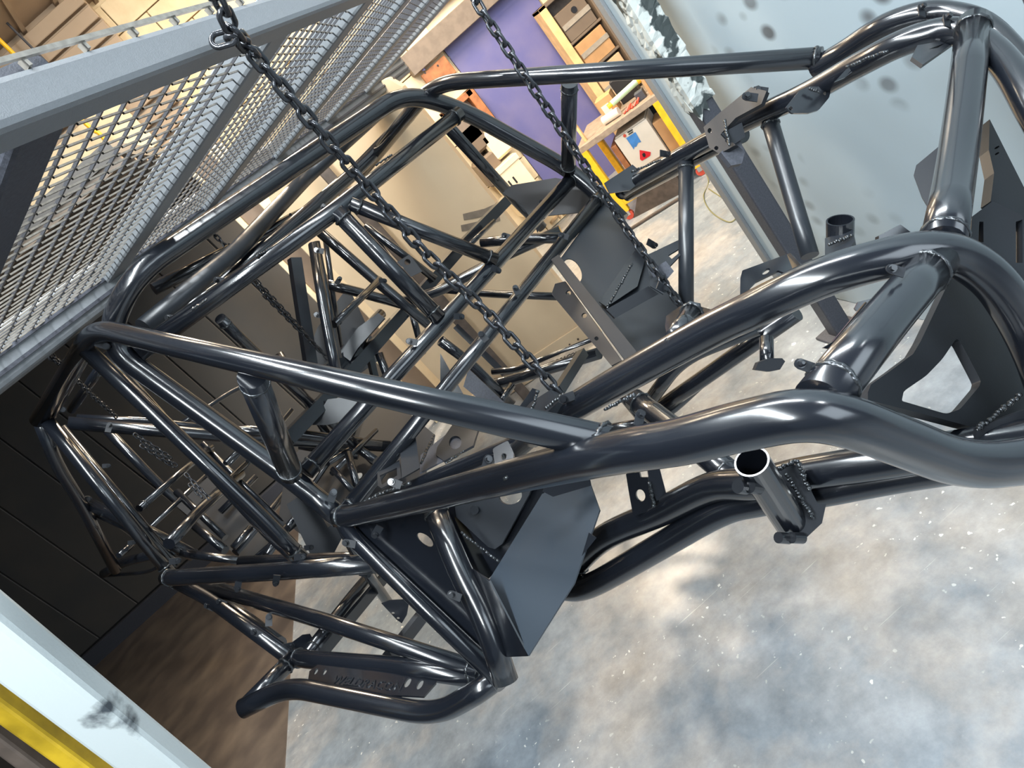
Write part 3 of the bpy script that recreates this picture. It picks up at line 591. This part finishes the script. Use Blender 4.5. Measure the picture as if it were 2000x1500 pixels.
for t in [(893,618,1.86,0,1),(808,668,1.83,190,1),(946,660,1.80,230,1),(1010,570,1.94,250,1),(1052,422,2.14,20,1.1),(1104,462,2.05,200,1),(992,462,2.2,200,1),(966,525,1.98,20,1.1),
  (1248,822,.78,290,1.3),(1322,662,1.0,160,1.2),(1112,775,1.15,160,1.2),(1755,530,.76,200,1.55),(1600,730,.70,200,1.6),(648,972,1.6,290,1.3),(738,1035,1.5,120,1),(686,1062,1.55,190,1),(892,1165,1.28,200,1),
  (582,1088,1.75,0,1),(436,1178,1.95,200,1),(412,1186,1.97,200,1),(505,1238,1.8,200,1),(525,1215,1.85,270,1.2),(196,672,1.58,20,1),(232,700,1.62,20,.9),(113,800,2.0,0,1),(165,975,2.3,0,1),(212,838,2.2,280,1.3),
  (338,1096,2.0,0,1.2),(540,1130,1.75,100,1),(465,1142,1.85,100,1),(338,622,1.75,190,1),(432,548,1.85,190,1),(632,412,1.9,270,1),(1800,25,1.28,280,1.3),(1850,45,1.17,280,1.3),(1470,190,1.45,190,1.2),(1490,178,1.48,190,1.1),
  (626,60+430,2.1,190,1),(626,616,2.05,190,1),(745,548,2.3,0,.9),(660,550,2.4,300,1),(1232,910,1.1,20,1),(1065,395,2.2,180,1),(1295,300,1.8,0,1),(1270,475,1.8,20,1.1),(1212,372,2.05,20,1.1),(600,1070,2.2,0,1),(710,1120,1.8,20,1),(560,1262,1.75,0,.9),
  (950,910,1.3,290,1.2),(775,945,1.45,200,1),(1258,900,1.1,10,1),(1290,560,1.6,20,1),(205,998,2.3,120,.9),(205,910,2.5,0,.9),(255,1060,2.4,0,.9)]: tab(*t)
tab(1578,716,.69,200,1.7,True)
# rough weld runs along plates
def weldrun(a,b,n=12,parent=None):
    a=P(*a); b=P(*b); ms=[]
    for i in range(n):
        p=a+(b-a)*(i+.5)/n; d=(b-a)/n; r=.0035*(.8+.5*random.random())
        q=p+V([random.uniform(-.0012,.0012) for _ in range(3)]); ms.append(cyl(q-d*.6,q+d*.5,r*.9,6,r*.7))
    return link('weld_run',join(ms),'weld',CH,smooth=True)
for a,b,n in [((848,850,1.86),(822,905,1.72),10),((925,868,1.8),(870,905,1.7),10),((1185,602,1.74),(1235,515,1.82),20),((800,945,1.45),(730,968,1.55),12),((1050,765,1.2),(1035,815,1.18),10),((1100,770,1.17),(1065,800,1.18),8),
  ((1535,925,.94),(1590,1015,.93),22),((1560,905,.94),(1580,960,.94),12),((1520,915,.94),(1560,900,.95),10),((900,1040,1.33),(975,1098,1.33),14),((1620,478,1.24),(1665,460,1.24),10),((1715,478,1.12),(1775,458,1.1),10),((1235,335,1.9),(1290,312,1.82),12),
  ((1415,235,1.5),(1425,285,1.48),9),((1580,172,1.36),(1600,180,1.36),5),((1910,838,.84),(1995,770,.86),18),((750,962,1.5),(690,990,1.55),12),((1655,130,1.27),(1735,98,1.22),14),((1278,990,1.16),(1268,940,1.16),9),((880,925,1.3),(1000,900,1.0),1),((985,935,.98),(1030,905,.95),8),
  ((375,605,1.62),(405,585,1.64),10),((500,500,1.72),(540,480,1.75),12),((735,322,1.95),(765,302,1.97),8),((1240,770,1.02),(1180,800,1.06),12)]:
    if n>1: weldrun(a,b,n)
# ================================================================= CHAINS
def linkmesh(Lo,Wo,d,A=18,B=7):
    r=d/2; R=(Wo-d)/2; hl=(Lo-Wo)/2; vs=[];fs=[]; pts=[]
    for k in range(A):
        a=2*math.pi*k/A; c,s=math.cos(a),math.sin(a); pts.append((hl*(1 if c>0 else -1)+R*c,R*s,c,s))
    for x,y,c,s in pts:
        for k in range(B): b=2*math.pi*k/B; vs.append((x+r*math.cos(b)*c,y+r*math.cos(b)*s,r*math.sin(b)))
    fs=[(i*B+k,((i+1)%A)*B+k,((i+1)%A)*B+(k+1)%B,i*B+(k+1)%B) for i in range(A) for k in range(B)]
    me=mesh(vs,fs)
    for p in me.polygons: p.use_smooth=True
    me.materials.append(M['chain']); return me
LM={}
def chain(pts,Lo,label,roll=.5,ratio=.64,wd=.19,world=False,extra=()):
    q=pts if world else px(pts); root=thing('chain',label,'chain',tuple(q[0]),'chains hanging the chassis from the overhead frame'); del root['group']
    if Lo not in LM: LM[Lo]=linkmesh(Lo,Lo*ratio,Lo*wd)
    pitch=Lo*(1-2*wd)*1.0
    for li,seq in enumerate([q]+[ (e if world else px(e)) for e in extra]):
        path=seq; seg=[(path[i+1]-path[i]).length for i in range(len(path)-1)]; tot=sum(seg); n=max(2,int(tot/pitch)); 
        for k in range(n):
            s=(k+.5)*tot/n; i=0
            while s>seg[i] and i<len(seg)-1: s-=seg[i]; i+=1
            t=(path[i+1]-path[i]).normalized(); p=path[i]+t*s
            base=(CP-p).normalized(); sd=t.cross(base).normalized(); nb=sd.cross(t)
            a=roll+(math.pi/2 if k%2 else 0)+random.uniform(-.12,.12); yv=sd*math.cos(a)+nb*math.sin(a); zv=t.cross(yv)
            o=bpy.data.objects.new('chain_link',LM[Lo]); COL.objects.link(o); o.parent=root
            o.matrix_local=Matrix.Translation(p-q[0])@Matrix((t,yv,zv)).transposed().to_4x4()
    return root
chain([(405,-45,.78),(452,55,.85),(500,112,.93),(700,345,1.09),(835,500,1.16),(950,610,1.21),(1098,775,1.24)],.0385,'long black chain nearest the camera, crossing the windscreen bars',roll=.45,extra=[[(422,80,.87),(450,72,.87),(475,82,.89)]])
chain([(905,-40,1.43),(940,20,1.44),(1040,170,1.50),(1180,380,1.62),(1225,450,1.67),(1335,605,1.72)],.039,'black chain crossing the blue door to the far footwell',roll=.55)
chain([(370,408,2.1),(398,437,2.12),(450,490,2.15),(505,560,2.2),(640,700,2.4)],.027,'small doubled chain in the dark behind the windscreen bars',roll=.4,extra=[[(515,575,2.25),(630,690,2.4)],[(500,548,2.2),(600,655,2.35)]])
chain([(40,637,1.62),(75,668,1.68),(115,708,1.76),(180,772,1.95),(228,815,2.1)],.024,'small chain at the left edge under the far mesh rail',roll=.4,extra=[[(55,660,1.64),(110,708,1.75)]])
chain([(262,848,2.2),(300,880,2.25),(345,910,2.3)],.024,'small bunched chain in the dark behind the near door tubes',roll=.4,extra=[[(275,870,2.25),(340,912,2.3)],[(270,852,2.3),(335,895,2.35)],[(362,925,2.3),(410,975,2.3)],[(370,945,2.35),(395,972,2.35)]])
# ================================================================= BACKGROUND THINGS
def vplane(a,b): # vertical plane through two floor points
    a=V((a[0],a[1],0)); b=V((b[0],b[1],0)); t=(b-a).normalized(); return a,V((t.y,-t.x,0)),t
# big beige panel standing on floor
XA=ony(688,556,4.12).x; A=(XA,4.12); B=(.58,3.74); pa,pn,ptt=vplane(A,B)
topz=onplane(788,108,V((*B,0)),pn).z
BP=thing('beige_panel','tall beige painted steel panel standing behind the chassis, smudged with scrapes','panel',(-.1,4.04,0))
ln=(V((*B,0))-V((*A,0))).length
def onp(u,z,o_=0): return V((*A,0))+ptt*u+V((0,0,z))+pn*o_
prof=[onp(0,.0),onp(ln,.0),onp(ln,topz-.10),onp(ln-.03,topz-.03),onp(ln-.10,topz),onp(.10,topz),onp(.03,topz-.03),onp(0,topz-.10)]
link('panel_face',solid([prof],.07,pn),'beige',BP)
link('kick_strip',beam(onp(.02,.07,.04),onp(ln-.02,.07,.04),.012,.13,bev=.003),'beige',BP)
for k in range(15): q=onp(.06+k*(ln-.12)/14,.07,.046); link('rivet',cyl(q,q+pn*.004,.006,8),'brown',BP)
for px_,py_ in [(770,127),(738,150),(770,152),(730,170),(705,200),(885,170),(760,185)]:
    q=onplane(px_,py_,onp(0,0,.036),pn)
    if 0<(q-V((*A,0))).dot(ptt)<ln: link('fastener',cyl(q,q+pn*.006,.006,8),'brown',BP)
def decal(poly,o_,m,name):
    loops=[[onplane(x,y,onp(0,0,o_),pn) for x,y in poly]]; return link(name,solid(loops,.003,pn),m,BP)
decal([(904,418),(945,408),(975,395),(985,405),(950,422),(906,430)],.037,'beige_dirty','worn_patch')
decal([(900,440),(945,430),(975,418),(977,430),(940,445),(902,452)],.037,'beige_dirty','worn_patch')
X2=ony(590,546,4.50).x
for (x0,x1) in [(ony(672,545,4.3).x-.06,ony(672,545,4.3).x+.02),(X2-.03,X2)]:
    o=link('booth_door_frame',box(x0,x1,4.36 if x0>X2-.01 else 4.46,4.42 if x0>X2-.01 else 4.53,0,2.1),'cream'); tag(o,'pale upright door frame post '+('touching the left edge of the beige panel' if x0>X2-.01 else 'furthest left of the beige panel'),'frame')
tag(link('sheet_board',box(X2,ony(672,545,4.3).x-.06,4.50,4.52,0,2.1),'tanwall'),'dull brown board between the pale door frame posts','board')
# bench (rotated)
fa=V((1.457,4.916,0)); fb=V((1.934,4.586,0)); a0,bn,bt=vplane(fa[:2],fb[:2]); bw_=(fb-fa).length
tz=onplane(1130,290,fa,bn).z
BN=thing('work_bench','small yellow steel framed workbench with timber top, red castors, by the blue door','workbench',tuple(fa+bt*bw_/2))
def bp(u,v,z): return fa+bt*u-bn*v+V((0,0,z))   # v = depth away from the camera
link('bench_top',beam(bp(-.03,.24,tz-.02),bp(bw_+.06,.24,tz-.02),.52,.045,bev=.004),'greywood',BN)
for u in (0,bw_):
    for v in (0,.44):
        link('leg',beam(bp(u,v,.07),bp(u,v,tz-.04),.05,.05,up=bt),'yellow',BN)
        wq=bp(u,v,.035); c=link('castor',cyl(wq-bn*.015,wq+bn*.015,.034,14),'red',BN)
        link('castor_fork',beam(wq+V((0,0,.0)),wq+V((0,0,.05)),.04,.03,up=bt,bev=0),'silver',BN)
for v in (0,.44): link('rail',beam(bp(0,v,.14),bp(bw_,v,.14),.04,.05),'yellow',BN)
for u in (0,bw_): link('rail',beam(bp(u,0,.14),bp(u,.44,.14),.04,.05),'yellow',BN)
link('shelf',beam(bp(.02,.22,.155),bp(bw_-.02,.22,.155),.42,.02),'brown',BN)
def bbox(name,label,cat,u0,u1,v0,v1,z0,z1,m,parts=()):
    t=thing(name,label,cat,tuple(bp((u0+u1)/2,(v0+v1)/2,z0)))
    link('body',beam(bp(u0,(v0+v1)/2,(z0+z1)/2),bp(u1,(v0+v1)/2,(z0+z1)/2),abs(v1-v0),z1-z0,bev=.008),m,t); return t
T=bbox('solvent_tin','large white square metal tin with blue and red labels under the bench','tin',.20,.455,.05,.30,.168,.168+.36,'white_tin')
def lab(poly,m,name,par=T,v=.046):
    p0=bp(0,v,0); loops=[[onplane(x,y,p0,bn) for x,y in poly]]; return link(name,solid(loops,.002,bn),m,par)
tc=[(1223,271),(1243,257),(1254,276),(1247,282),(1239,292)]
o=lab([(1223,270),(1241,258),(1252,277),(1246,279),(1243,286),(1239,287),(1238,292)],'lblue','blue_label'); o['label']='torn blue label'
o=lab([(1249,293),(1271,297),(1270,304),(1254,314),(1250,311)],'lred','hazard_label'); o['label']='red diamond flammable label'
lab([(1254,301),(1258,298),(1261,302),(1260,307),(1256,306)],'black','flame_symbol',v=.043)
lab([(1225,258),(1235,252),(1236,254),(1226,260)],'black','print_line',v=.044); lab([(1227,262),(1236,256.5),(1237,258),(1228,263.5)],'black','print_line',v=.044)
lab(ell(1220,265,3.2,3.2,0,10),'red','round_mark',v=.044)
link('lid',beam(bp(.21,.175,.168+.365),bp(.445,.175,.168+.365),.23,.012),'white_tin',T); 
link('handle',beam(bp(.28,.175,.168+.395),bp(.37,.175,.168+.395),.02,.012),'silver',T)
bbox('cardboard_box','brown cardboard box beside the white tin under the bench','box',.465,.555,.08,.30,.168,.168+.30,'card')
bbox('dark_bin','dark square bin behind the white tin on the bench shelf','bin',.20,.50,.32,.42,.168,.168+.40,'black')
bbox('timber_offcut','short brown timber block left of the white tin under the bench top','block',.15,.19,.05,.3,.168,.50,'wood')
# on bench
def onb(u,v): return bp(u,v,tz+.003)
o=link('paper_roll',cyl(onb(.20,.10)+V((0,0,.03)),onb(.33,.08)+V((0,0,.03)),.03,16),'tapewhite'); o.data.materials.clear(); o.data.materials.append(M['white_tin']); tag(o,'white paper roll lying on the bench front edge','roll')
q=thing('sealant_gun','pale green tube with yellow cap lying across the bench','tube',tuple(onb(.33,.12)))
link('barrel',cyl(onb(.30,.14)+V((0,0,.085)),onb(.50,.22)+V((0,0,.095)),.022,14),'mint',q); link('cap',cyl(onb(.27,.13)+V((0,0,.083)),onb(.30,.14)+V((0,0,.085)),.018,12),'yellow',q); link('collar',cyl(onb(.50,.22)+V((0,0,.095)),onb(.53,.23)+V((0,0,.096)),.026,12),'yellow',q)
tag(link('rag',join([cyl(onb(.36+.02*i,.03+.01*(i%3))+V((0,0,.005)),onb(.39+.02*i,.05+.01*(i%2))+V((0,0,.02+.006*(i%3))),.010,7,.006) for i in range(6)]),'red'),'crumpled pale red rag on the bench front edge','rag')
tag(link('upright_stick',beam(onb(.04,.05),onb(.04,.05)+V((0,0,.16)),.035,.02,up=bt),'timber'),'pale timber stub standing at the left end of the bench','stick')
q=thing('small_open_box','small open orange cardboard box on the bench against the timber board','box',tuple(onb(.22,.30)))
link('body',beam(onb(.18,.30)+V((0,0,.07)),onb(.30,.30)+V((0,0,.07)),.12,.14),'card',q); link('sticker',beam(onb(.20,.237)+V((0,0,.06)),onb(.26,.237)+V((0,0,.06)),.004,.06,bev=0),'white_tin',q)
tag(link('black_case',beam(onb(.32,.36)+V((0,0,.09)),onb(.46,.36)+V((0,0,.09)),.10,.18),'black'),'black plastic case standing on the bench behind the green tube','case')
q=thing('cream_bottle','cream plastic bottle at the right end of the bench','bottle',tuple(onb(.56,.25)))
link('body',cyl(onb(.56,.25),onb(.56,.25)+V((0,0,.13)),.045,16),'steelbox',q); link('cap',cyl(onb(.56,.25)+V((0,0,.13)),onb(.56,.25)+V((0,0,.17)),.02,12),'yellow',q)
tag(link('grey_block',beam(onb(.47,.10)+V((0,0,.03)),onb(.53,.10)+V((0,0,.03)),.06,.06),'steel_dark'),'small dark grey block on the bench beside the red rag','block')
tag(link('clamp_rack',join([beam(onb(.575,.04+.025*i),onb(.575,.04+.025*i)+V((0,0,.12)),.012,.02,up=bt,bev=0) for i in range(5)]),'card'),'row of short brown uprights at the right end of the bench','rack')
tag(link('leaning_board',beam(bp(.02,-.22,.012),bp(.40,-.20,.012),.02,.02),'brown'),'dark brown batten lying on the floor before the bench','batten')
lb=link('dark_sheet',solid([[onfloor(1238,425),onfloor(1340,372),onfloor(1340,372)+V((0,0,.30)),onfloor(1300,395)+V((0,0,.30))]],.02,bn),'brown'); tag(lb,'dark brown sheet offcut leaning on the bench foot','board')
tag(link('floor_cable',mesh(*sweep(catmull([onfloor(1368,330)+V((0,0,.25)),onfloor(1385,350)+V((0,0,.02)),onfloor(1375,385)+V((0,0,.006)),onfloor(1390,415)+V((0,0,.005)),onfloor(1425,435)+V((0,0,.005)),onfloor(1440,420)+V((0,0,.005)),onfloor(1425,398)+V((0,0,.005)),onfloor(1385,370)+V((0,0,.005))]),.0035,6)),'cable'),'thin green cable looped on the floor beside the bench castor','cable')
# shelf cabinet right of the blue door
def wbx(name,p0,p1,Y,dep,m,parent=None,pad=0):
    a=ony(*p0,Y); b=ony(*p1,Y); return link(name,box(min(a.x,b.x),max(a.x,b.x),Y,Y+dep,min(a.z,b.z),max(a.z,b.z)),m,parent)
shx0=ony(1050,20,5.98).x; shx1=shx0+.40; szt=ony(1050,20,5.98).z
SH=thing('tall_shelf','tall pale timber edged open shelf unit of boxes right of the blue door','shelf unit',(shx0+.2,5.9,0))
link('side_board',box(shx0,shx0+.07,5.98,6.15,0,szt),'timber',SH); link('side_board',box(shx1,shx1+.04,5.98,6.15,0,szt),'tanwall',SH)
link('back_board',box(shx0+.07,shx1,6.12,6.15,0,szt),'brown',SH); link('top_board',box(shx0,shx1+.04,5.98,6.15,szt-.03,szt),'tanwall',SH)
for zz in (szt-.36,szt-.62,szt-.95): link('shelf_board',box(shx0+.07,shx1,6.0,6.12,zz-.02,zz),'tanwall',SH)
for nm,lb_,z0,z1,m in [('cardboard_box','grey-brown box with a round hole on the top shelf',szt-.36,szt-.12,'tanwall'),('cardboard_box','orange cardboard box with grey tape on the second shelf',szt-.62,szt-.40,'card'),('cardboard_box','plain cardboard box with grey tape on the lowest visible shelf',szt-.95,szt-.66,'card2')]:
    t=thing(nm,lb_,'box',(shx0+.2,5.9,z0)); link('body',box(shx0+.09,shx1-.03,6.0,6.10,z0+.001,z1),m,t); link('tape_strip',box(shx0+.09,shx1-.03,5.992,6.002,z0+.10,z0+.14,bev=0),'tape',t)
    if 'hole' in lb_: link('hand_hole',cyl((shx0+.25,5.99,z0+.18),(shx0+.25,6.002,z0+.18),.025,12),'black',t)
tag(link('black_strip',box(shx1+.08,shx1+.14,6.10,6.16,.75,1.28),'black'),'black rubber strip leaning on the block wall right of the shelf','strip')
so=thing('wall_socket','small grey socket box with hanging cord on the block wall','socket',(shx1+.5,6.17,1.1))
sp_=ony(1210,72,6.18); link('socket_box',box(sp_.x-.045,sp_.x+.045,6.14,6.195,sp_.z-.05,sp_.z+.05),'steel_dark',so)
link('cord',mesh(*sweep(catmull([sp_+V((0,-.05,-.03)),ony(1222,90,6.13),ony(1228,115,6.13),ony(1236,145,6.12),ony(1250,180,6.1)]),.004,6)),'steelbox',so)
# left of door: pipes, red-brown board, wooden hatch, switchgear
pp=thing('wall_pipe','thin blue pipe with a bend running along the cream wall left of the blue door','pipe',tuple(ony(860,100,6.12)))
link('pipe_run',mesh(*sweep(rounded([ony(905,40,6.12),ony(838,100,6.12),ony(820,118,6.12),ony(828,138,6.12)],.04),.014,10)),'pipe_blue',pp); link('valve',cyl(ony(838,100,6.09),ony(838,100,6.15),.03,12),'pipe_blue',pp)
link('bracket',box(*(lambda q:(q.x-.03,q.x+.03,6.12,6.2,q.z-.05,q.z+.05))(ony(842,104,6.12))),'cream',pp)
nb=thing('red_noticeboard','red-brown rectangular board fixed to the cream wall above the windows','board',tuple(ony(865,140,6.12)))
link('board_face',box(*(lambda a,b:(min(a.x,b.x),max(a.x,b.x),6.12,6.16,min(a.z,b.z),max(a.z,b.z)))(ony(822,148,6.12),ony(892,140,6.12))),'wood',nb)
for q_ in [(830,142),(855,128),(878,112)]: link('screw',cyl(ony(*q_,6.115),ony(*q_,6.12),.008,8),'black',nb)
wd_=thing('wooden_hatch','orange stained wooden frame around a dark opening at the left edge of the blue door','frame',tuple(ony(930,200,6.05)))
xb=ony(968,235,6.05).x; x1=xb-.02; x0=x1-.30; z1=ony(912,176,6.05).z; z0=z1-.46
for s in [(x0,x0+.05,z0,z1),(x1-.05,x1+.02,z0,z1),(x0,x1,z1-.05,z1)]: link('frame_member',box(s[0],s[1],6.0,6.15,s[2],s[3]),'wood',wd_)
link('dark_opening',box(x0+.05,x1-.05,6.1,6.14,z0,z1-.05),'lintel',wd_)
sg=thing('switchgear_box','cream metal electrical switch box with vents low beside the blue door','electrical box',tuple(ony(1010,330,5.9)))
a=ony(1000,312,5.9); a.x=xb-.34; link('body',box(a.x-.0,a.x+.26,5.86,6.1,a.z-.42,a.z+.0),'steelbox',sg); link('lid_edge',box(a.x-.01,a.x+.27,5.85,6.1,a.z-.02,a.z+.03),'steelbox',sg)
for k in range(2): link('vent_slot',box(a.x+.07+.05*k,a.x+.085+.05*k,5.855,5.862,a.z-.16,a.z-.10,bev=0),'black',sg)
for k,(qx,qy,m,lbl) in enumerate([(912,255,'lintel','dark brown rounded case on the cream wall below the wooden hatch'),(925,272,'tanwall','grey-brown metal box in the middle of the wall boxes'),(962,330,'tanwall','lowest brown box beside the cream switch box'),(972,278,'steelbox','cream conduit box directly above the switch box')]):
    q_=ony(qx,qy,5.95); t=thing('wall_box',lbl,'electrical box',tuple(q_)); link('body',box(q_.x-.10,q_.x+.10,5.95,6.15,q_.z-.12,q_.z+.12,bev=.02),m,t); link('cover',box(q_.x-.085,q_.x+.085,5.94,5.95,q_.z-.10,q_.z+.10),m,t)
# timber offcuts on floor behind
for i in range(9):
    q_=onfloor(1062+11*i,452-7*i+3*(i%3)); d=V((.30,.12+.02*(i%4),0)); t_=link('timber_offcut',beam(q_+V((0,0,.03+.012*(i%3))),q_+d*(.8+.1*(i%3))+V((0,0,.03+.012*(i%3))),.03,.025),'offcut')
    tag(t_,'pale sawn batten in the loose timber pile seen through the dash bars','batten','loose sawn battens on the floor behind the chassis')
# bright panel and yellow hose seen through the mesh
bpn=thing('light_panel','bright cream board high on the wall seen through the mesh at left','board',tuple(ony(160,330,5.55)))
a=ony(125,320,5.55); link('board_face',box(a.x-.35,a.x+.55,5.53,5.57,a.z-.28,a.z+.10),'cream',bpn); link('board_edge',box(a.x-.37,a.x+.57,5.54,5.58,a.z+.10,a.z+.13),'tan_clad',bpn)
for hx in (a.x-.2,a.x+.4): link('hanger_rod',cyl((hx,5.55,a.z+.08),(hx,5.55,3.5),.008,8),'steel_dark',bpn)
yh=link('yellow_hose',mesh(*sweep(catmull([V((ony(160,235,5.3).x,5.3,3.5)),ony(160,235,5.3),ony(195,262,5.3),ony(225,300,5.3),ony(250,325,5.3),ony(275,340,5.3)]),.013,8)),'yellow'); tag(yh,'short yellow hose hanging behind the mesh at upper left','hose')
